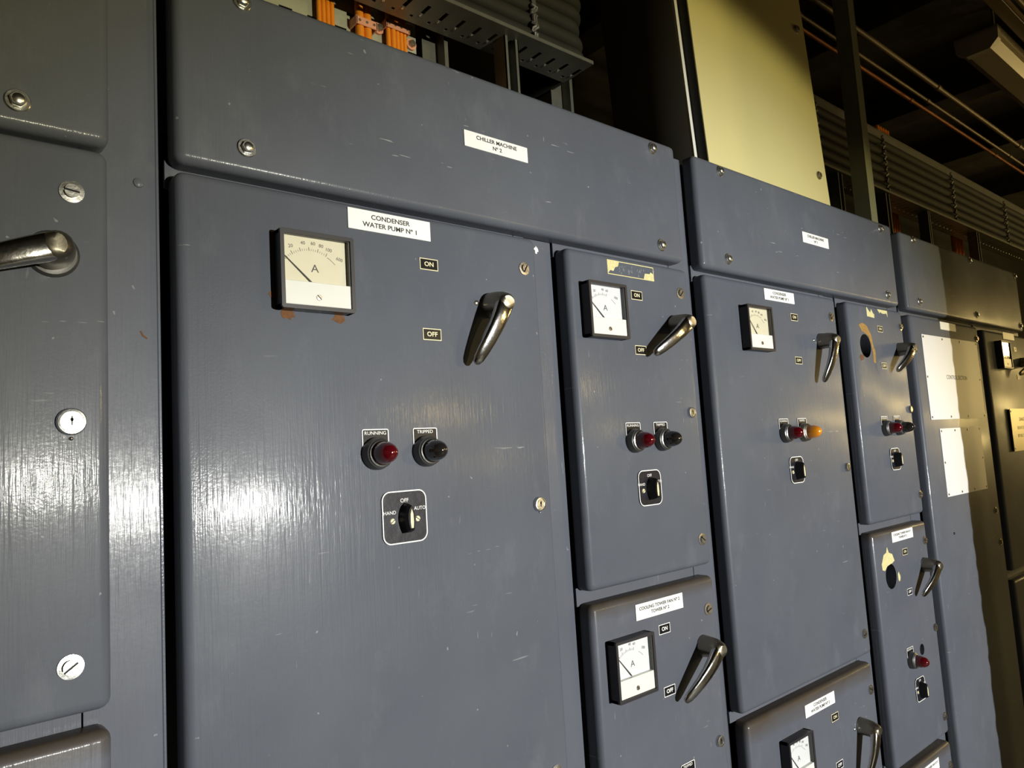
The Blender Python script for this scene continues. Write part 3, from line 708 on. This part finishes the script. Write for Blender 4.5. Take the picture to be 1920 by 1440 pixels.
for x, l in ((2.47, 'twisted lashing on dim tray cables close to the grey upright post'), (3.02, 'lashing on the dim tray cables, second one past the upright post'), (3.75, 'lashing on the dim tray cables, third one past the upright post'), (4.5, 'faint lashing near the right edge on the dim tray cables')): tie(x, TZ + .235, l)

# channel struts
def strut(X, y, z1, label, w=.041, open_=True, d=.04, g='channel struts behind the switchboard'):
    m = MB(); t_ = .0025
    if open_:
        m.box(X, X + t_, y, y + d, 2.222, z1, GALV); m.box(X + w - t_, X + w, y, y + d, 2.222, z1, GALV); m.box(X + t_, X + w - t_, y + d - t_, y + d, 2.222, z1, GALV)
        m.box(X, X + .009, y, y + t_, 2.222, z1, GALV); m.box(X + w - .009, X + w, y, y + t_, 2.222, z1, GALV)
    else:
        m.box(X, X + w - .008, y, y + t_, 2.222, z1, GALV); m.box(X + w - .010, X + w, y - .03, y + t_, 2.222, z1, GALV)
        m.box(X + .004, X + .007, y - .0002, y, z1 - .035, z1 - .018, BLACKGAP)
    return tag(m.build('channel_strut'), label, 'steel strut', g)
strut(1.050, TY + .025, TZ, 'open steel channel strut reaching up to the left cable tray')
strut(.905 + .01, .405, 2.78, 'steel angle strut just right of the orange cables', open_=False, w=.05)
strut(1.318, .405, 2.78, 'short steel angle strut below the end of the left cable tray', open_=False, w=.05)
strut(2.60, .26, TZ, 'dim steel strut between cream enclosure and grey upright post')
strut(3.00, .26, TZ, 'dim steel channel strut just past the grey upright post')
strut(3.42, .26, TZ, 'dim steel strut right of the shadowed orange cables', w=.03)
strut(4.02, .26, TZ, 'dim steel strut above the shadowed header near the right edge')

# upright post
m = MB(); m.box(2.395, 2.440, .075, .078, 2.222, 3.40, STEELP, r=.0008, seg=1); m.box(2.395, 2.398, .078, .125, 2.222, 3.40, STEELP); m.box(2.398, 2.440, .122, .125, 2.222, 3.40, STEELP)
m.box(2.437, 2.440, .078, .122, 2.222, 3.40, STEELP)
tag(m.build('support_post'), 'tall olive grey square steel post rising from the switchboard top', 'support post')

# perforated plate with orange cables
pl = MB(); y = .415; X0, X1, Z0, Z1 = .10, .905, 2.36, 2.84
rows = 12; ph = (Z1 - Z0) / rows
for r_ in range(rows):
    z = Z0 + r_ * ph; pl.box(X0, X1, y, y + .002, z, z + ph - .009, GALVP)
    off = .03 if r_ % 2 else 0; x = X0
    k = 0
    while x < X1:
        xe = min(X0 + .06 * k + .032 + off, X1)
        if xe > x: pl.box(x, xe, y, y + .002, z + ph - .009, z + ph, GALVP)
        x = X0 + .06 * k + .06 + off; k += 1
tag(pl.build('perforated_plate'), 'slotted galvanised back plate behind the orange cables', 'mounting plate')
def ocable(x, r, label, g, y=.405, z0=2.223, z1=3.45):
    m = MB(); m.tube([(x, y - r, z0), (x, y - r, (z0 + z1) / 2), (x, y - r, z1)], r, ORANGE, n=16); tag(m.build('orange_cable'), label, 'cable', g)
G1 = 'orange cables on the slotted plate'
for i in range(4): ocable(.6605 + i * .0098, .0049, ['leftmost', 'second', 'third', 'rightmost'][i] + ' thin orange cable of the left group on the slotted plate', G1)
for i in range(2): ocable(.751 + i * .0182, .0091, ['left', 'right'][i] + ' thick orange cable of the middle pair on the slotted plate', G1)
for i, (x, r) in enumerate(((.823, .0052), (.8345, .0062), (.8460, .0052), (.8560, .0048), (.8655, .0046))): ocable(x, r, ['leftmost', 'second', 'middle', 'fourth', 'rightmost'][i] + ' thin orange cable of the right group on the slotted plate', G1)
for i in range(5): ocable(3.575 + i * .027, .012, ['leftmost', 'second', 'middle', 'fourth', 'rightmost'][i] + ' reddish cable of the shadowed group beyond the upright post', 'shadowed orange cables', y=.50, z0=0.0, z1=3.06)
for i in range(3): ocable(4.42 + i * .05, .013, ['left', 'middle', 'right'][i] + ' dark orange cable above the far shadowed header', 'far shadowed orange cables', y=.50, z0=0.0, z1=2.66)
def clip(x0, x1, z, label, bolt=None, hump=.016):
    t = thing('cable_clip', label, 'cable clamp', ((x0 + x1) / 2, .395, z - .008), 'salmon cable clamps')
    m = MB(); n = max(2, int((x1 - x0) / .014)); pts = []
    yy = .4145 - hump - .006
    m.box(x0, x1, yy, yy + .003, z - .009, z + .009, COPPERC, r=.001, seg=1)
    for xx in (x0, x1 - .003): m.box(xx, xx + .003, yy, .415, z - .009, z + .009, COPPERC)
    m.build('saddle', t)
    for i in range(n):
        xx = x0 + (x1 - x0) * (i + .5) / n; s_ = MB(); s_.cyl((xx, yy, z), (0, -1, 0), .0032, .0028, .0016, ZINCD, n=12); s_.build('clip_screw', t)
    if bolt:
        s_ = MB(); s_.cyl((bolt, .415, z + .001), (0, -1, 0), .014, .014, .004, COPPERC, n=20); s_.cyl((bolt, .411, z + .001), (0, -1, 0), .0085, .0075, .006, ZINCD, n=6); s_.build('clip_bolt', t)
clip(.737, .788, 2.530, 'salmon clamp across the middle pair of orange cables', None, .024)
clip(.814, .874, 2.553, 'salmon clamp across the right group of orange cables', None, .018)
for x, z, l in ((.806, 2.545, 'round salmon bolt mount between the middle and right orange cables'), (.889, 2.536, 'round salmon bolt mount right of the right orange cables')):
    t = thing('bolt_mount', l, 'bolt', (x, .413, z - .012), 'salmon bolt mounts'); s_ = MB(); s_.cyl((x, .415, z), (0, -1, 0), .0130, .0130, .006, COPPERC, n=20); s_.build('washer', t)
    s_ = MB(); s_.cyl((x, .409, z), (0, -1, 0), .0088, .0078, .007, ZINCD, n=6); s_.build('bolt_head', t)
# low dark rail behind the header
m = MB(); m.box(.95, 1.36, .40, .43, 2.47, 2.495, GALVD); tag(m.build('dark_rail'), 'low dark steel rail between the struts behind the header', 'steel rail')

# ------------------------------------------------------------------ ceiling services
def pipe(y, z, r, X0, X1, mat, label):
    m = MB(); m.tube([(X0, y, z), ((X0 + X1) / 2, y, z), (X1, y, z)], r, mat, n=14)
    x = X0 + .7
    while x < X1: m.cyl((x, y, z), (1, 0, 0), r * 1.3, r * 1.3, .03, mat, n=14); x += 1.1
    tag(m.build('ceiling_conduit'), label, 'conduit', 'conduits under the ceiling')
pipe(.160, 3.0 + .06, .010, 1.6, 7.5, PIPE, 'upper conduit under the ceiling, seen right of the cream enclosure top')
pipe(.205, 3.02, .007, 1.6, 7.5, PIPE, 'middle thin conduit under the ceiling, below the upper one')
pipe(.270, 3.05, .008, 1.6, 7.5, PIPEC, 'lower copper coloured conduit under the ceiling')
m = MB(); m.box(2.2, 7.5, -.160, -.112, 3.205, 3.245, PIPE, r=.002, seg=1); tag(m.build('cable_trunking'), 'flat cream cable trunking running above the batten light fitting', 'cable trunking')
pipe(-.20, 3.20, .010, 2.2, 7.5, PIPE, 'thin conduit in the top right corner above the batten fitting')
t = thing('batten_light_fitting', 'unlit cream fluorescent batten fitting under the ceiling at the top right', 'light fitting', (4.25, -.015, 3.10))
def prism(mb, X0, X1, pts, m):
    b = bmesh.new(); a = [b.verts.new((X0, y, z)) for y, z in pts]; c = [b.verts.new((X1, y, z)) for y, z in pts]
    b.faces.new(a); b.faces.new(list(reversed(c)))
    for i in range(len(pts)): j = (i + 1) % len(pts); b.faces.new((a[i], c[i], c[j], a[j]))
    bmesh.ops.recalc_face_normals(b, faces=b.faces); mb.add(b, m)
m = MB(); prism(m, 3.40, 5.1, [(-.085, 3.20), (-.085, 3.222), (.075, 3.222), (.075, 3.20)], BATTEN); m.build('spine', t)
m = MB(); prism(m, 3.42, 5.08, [(-.080, 3.20), (-.078, 3.165), (-.050, 3.135), (.030, 3.135), (.062, 3.160), (.066, 3.20)], DIFFUSER); m.build('diffuser', t)
m = MB(); prism(m, 3.385, 3.42, [(-.088, 3.205), (-.086, 3.160), (-.054, 3.128), (.034, 3.128), (.068, 3.155), (.072, 3.205)], BATTEN); m.build('end_cap', t)
for x in (3.7, 4.8):
    m = MB(); m.tube([(x, 0, 3.22), (x, 0, 3.45)], .005, GALVD, n=8); m.build('hanger_rod', t)

# ------------------------------------------------------------------ room shell
def sbox(name, *a):
    m = MB(); m.box(*a); return struct(m, name)
sbox('floor', -3.2, 9.2, -7.2, 1.4, -.1, 0, FLOORM)
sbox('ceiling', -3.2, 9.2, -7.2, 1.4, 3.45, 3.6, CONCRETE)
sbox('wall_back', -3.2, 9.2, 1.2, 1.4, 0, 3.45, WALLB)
sbox('wall_front', -3.2, 9.2, -7.2, -7.0, 0, 3.45, WALLC)
sbox('wall_left', -3.2, -3.0, -7.0, 1.2, 0, 3.45, WALLC)
sbox('wall_right', 9.0, 9.2, -7.0, 1.2, 0, 3.45, WALLC)
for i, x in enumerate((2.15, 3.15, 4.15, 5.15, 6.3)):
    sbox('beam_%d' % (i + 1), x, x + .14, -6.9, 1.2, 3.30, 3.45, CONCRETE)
# unseen rough pier, added behind the camera to throw the ragged vertical shadow
edge = []; rg = random.Random(4); z = 0.0; rd = 0.0
while z < 3.45:
    rd = rd * .72 + rg.uniform(-.0032, .0032); edge.append((2.529 + rd + (.003 if int(z / .075) % 2 else 0), z)); z += .012
b = bmesh.new(); pts = edge + [(2.529, 3.45), (3.35, 3.45), (3.35, 0)]
MBp = MB(); MBp.poly(pts, -1.20, .20, BRICK); struct(MBp, 'added_shadow_pier')

# lamps of the room behind the camera, with added ones on wall_right
def bulkhead(x, z, w_, h_, l, side=False):
    t = thing('bulkhead_lamp', l, 'wall lamp', (9.0, x, z - h_ / 2) if side else (x, -7.0, z - h_ / 2))
    def bb(m, a0, a1, d0, d1, z0, z1, mt, r_):
        if side: m.box(9.0 - d1, 9.0 - d0, a0, a1, z0, z1, mt, r=r_)
        else: m.box(a0, a1, -7.0 + d0, -7.0 + d1, z0, z1, mt, r=r_)
    m = MB(); bb(m, x - w_ / 2 - .03, x + w_ / 2 + .03, 0, .05, z - h_ / 2 - .03, z + h_ / 2 + .03, BATTEN, .01); m.build('housing', t)
    m = MB(); bb(m, x - w_ / 2, x + w_ / 2, .05, .10, z - h_ / 2, z + h_ / 2, LAMPE, .02); m.build('lamp_glass', t)
for (x, z, w_, h_, e_), l in zip(BULK_FRONT, ('lit amber bulkhead lamp high on the wall behind the camera', 'lit amber bulkhead lamp low on the wall behind the camera')): bulkhead(x, z, w_, h_, l)
for (y, z, w_, h_, e_), l in zip(ADDED_RIGHT, ('highest added square amber lamp on the far end wall', 'tall added amber lamp on the far end wall below the highest square one', 'lowest added amber lamp on the far end wall', 'small added amber lamp on the far end wall, apart from the others')): bulkhead(y, z, w_, h_, l, True)
for x, y, z, l in ((7.9, -2.9, 2.97, 'lit batten lamp in the far right of the room behind the camera'), (4.6, -2.4, 3.23, 'lit batten lamp nearer the switchboard behind the camera')):
    t = thing('batten_lamp', l, 'light fitting', (x, y, z)); m = MB(); m.box(x - .8, x + .8, y - .08, y + .08, z, z + .05, BATTEN); m.build('spine', t)
    m = MB(); m.tube([(x - .75, y, z - .016), (x + .75, y, z - .016)], .013, LAMPE, n=12); m.build('tube', t)
    m = MB(); m.tube([(x, y, z + .05), (x, y, 3.45)], .006, GALVD, n=8); m.build('hanger_rod', t)
t = thing('inspection_torch', 'white inspection torch on a black tripod behind the camera', 'torch', (TORCH.x, TORCH.y - .12, 0))
dv = (AIM - TORCH).normalized()
m = MB(); m.cyl(TORCH - dv * .20, dv, .022, .024, .14, BLACKP); m.cyl(TORCH - dv * .06, dv, .024, .045, .035, BLACKP, cap=False); m.build('barrel', t)
m = MB(); m.cyl(TORCH - dv * .030, dv, .040, .040, .002, TORCHE); m.build('torch_lens', t)
m = MB(); q = TORCH - dv * .13; m.tube([(q.x, q.y, q.z - .02), (q.x, q.y, .55)], .010, BLACKP); m.build('pole', t)
for k in range(3):
    a = 2 * math.pi * k / 3; m = MB(); m.tube([(q.x, q.y, .75), (q.x + .30 * math.cos(a), q.y + .30 * math.sin(a), .008)], .009, BLACKP); m.build('leg', t)
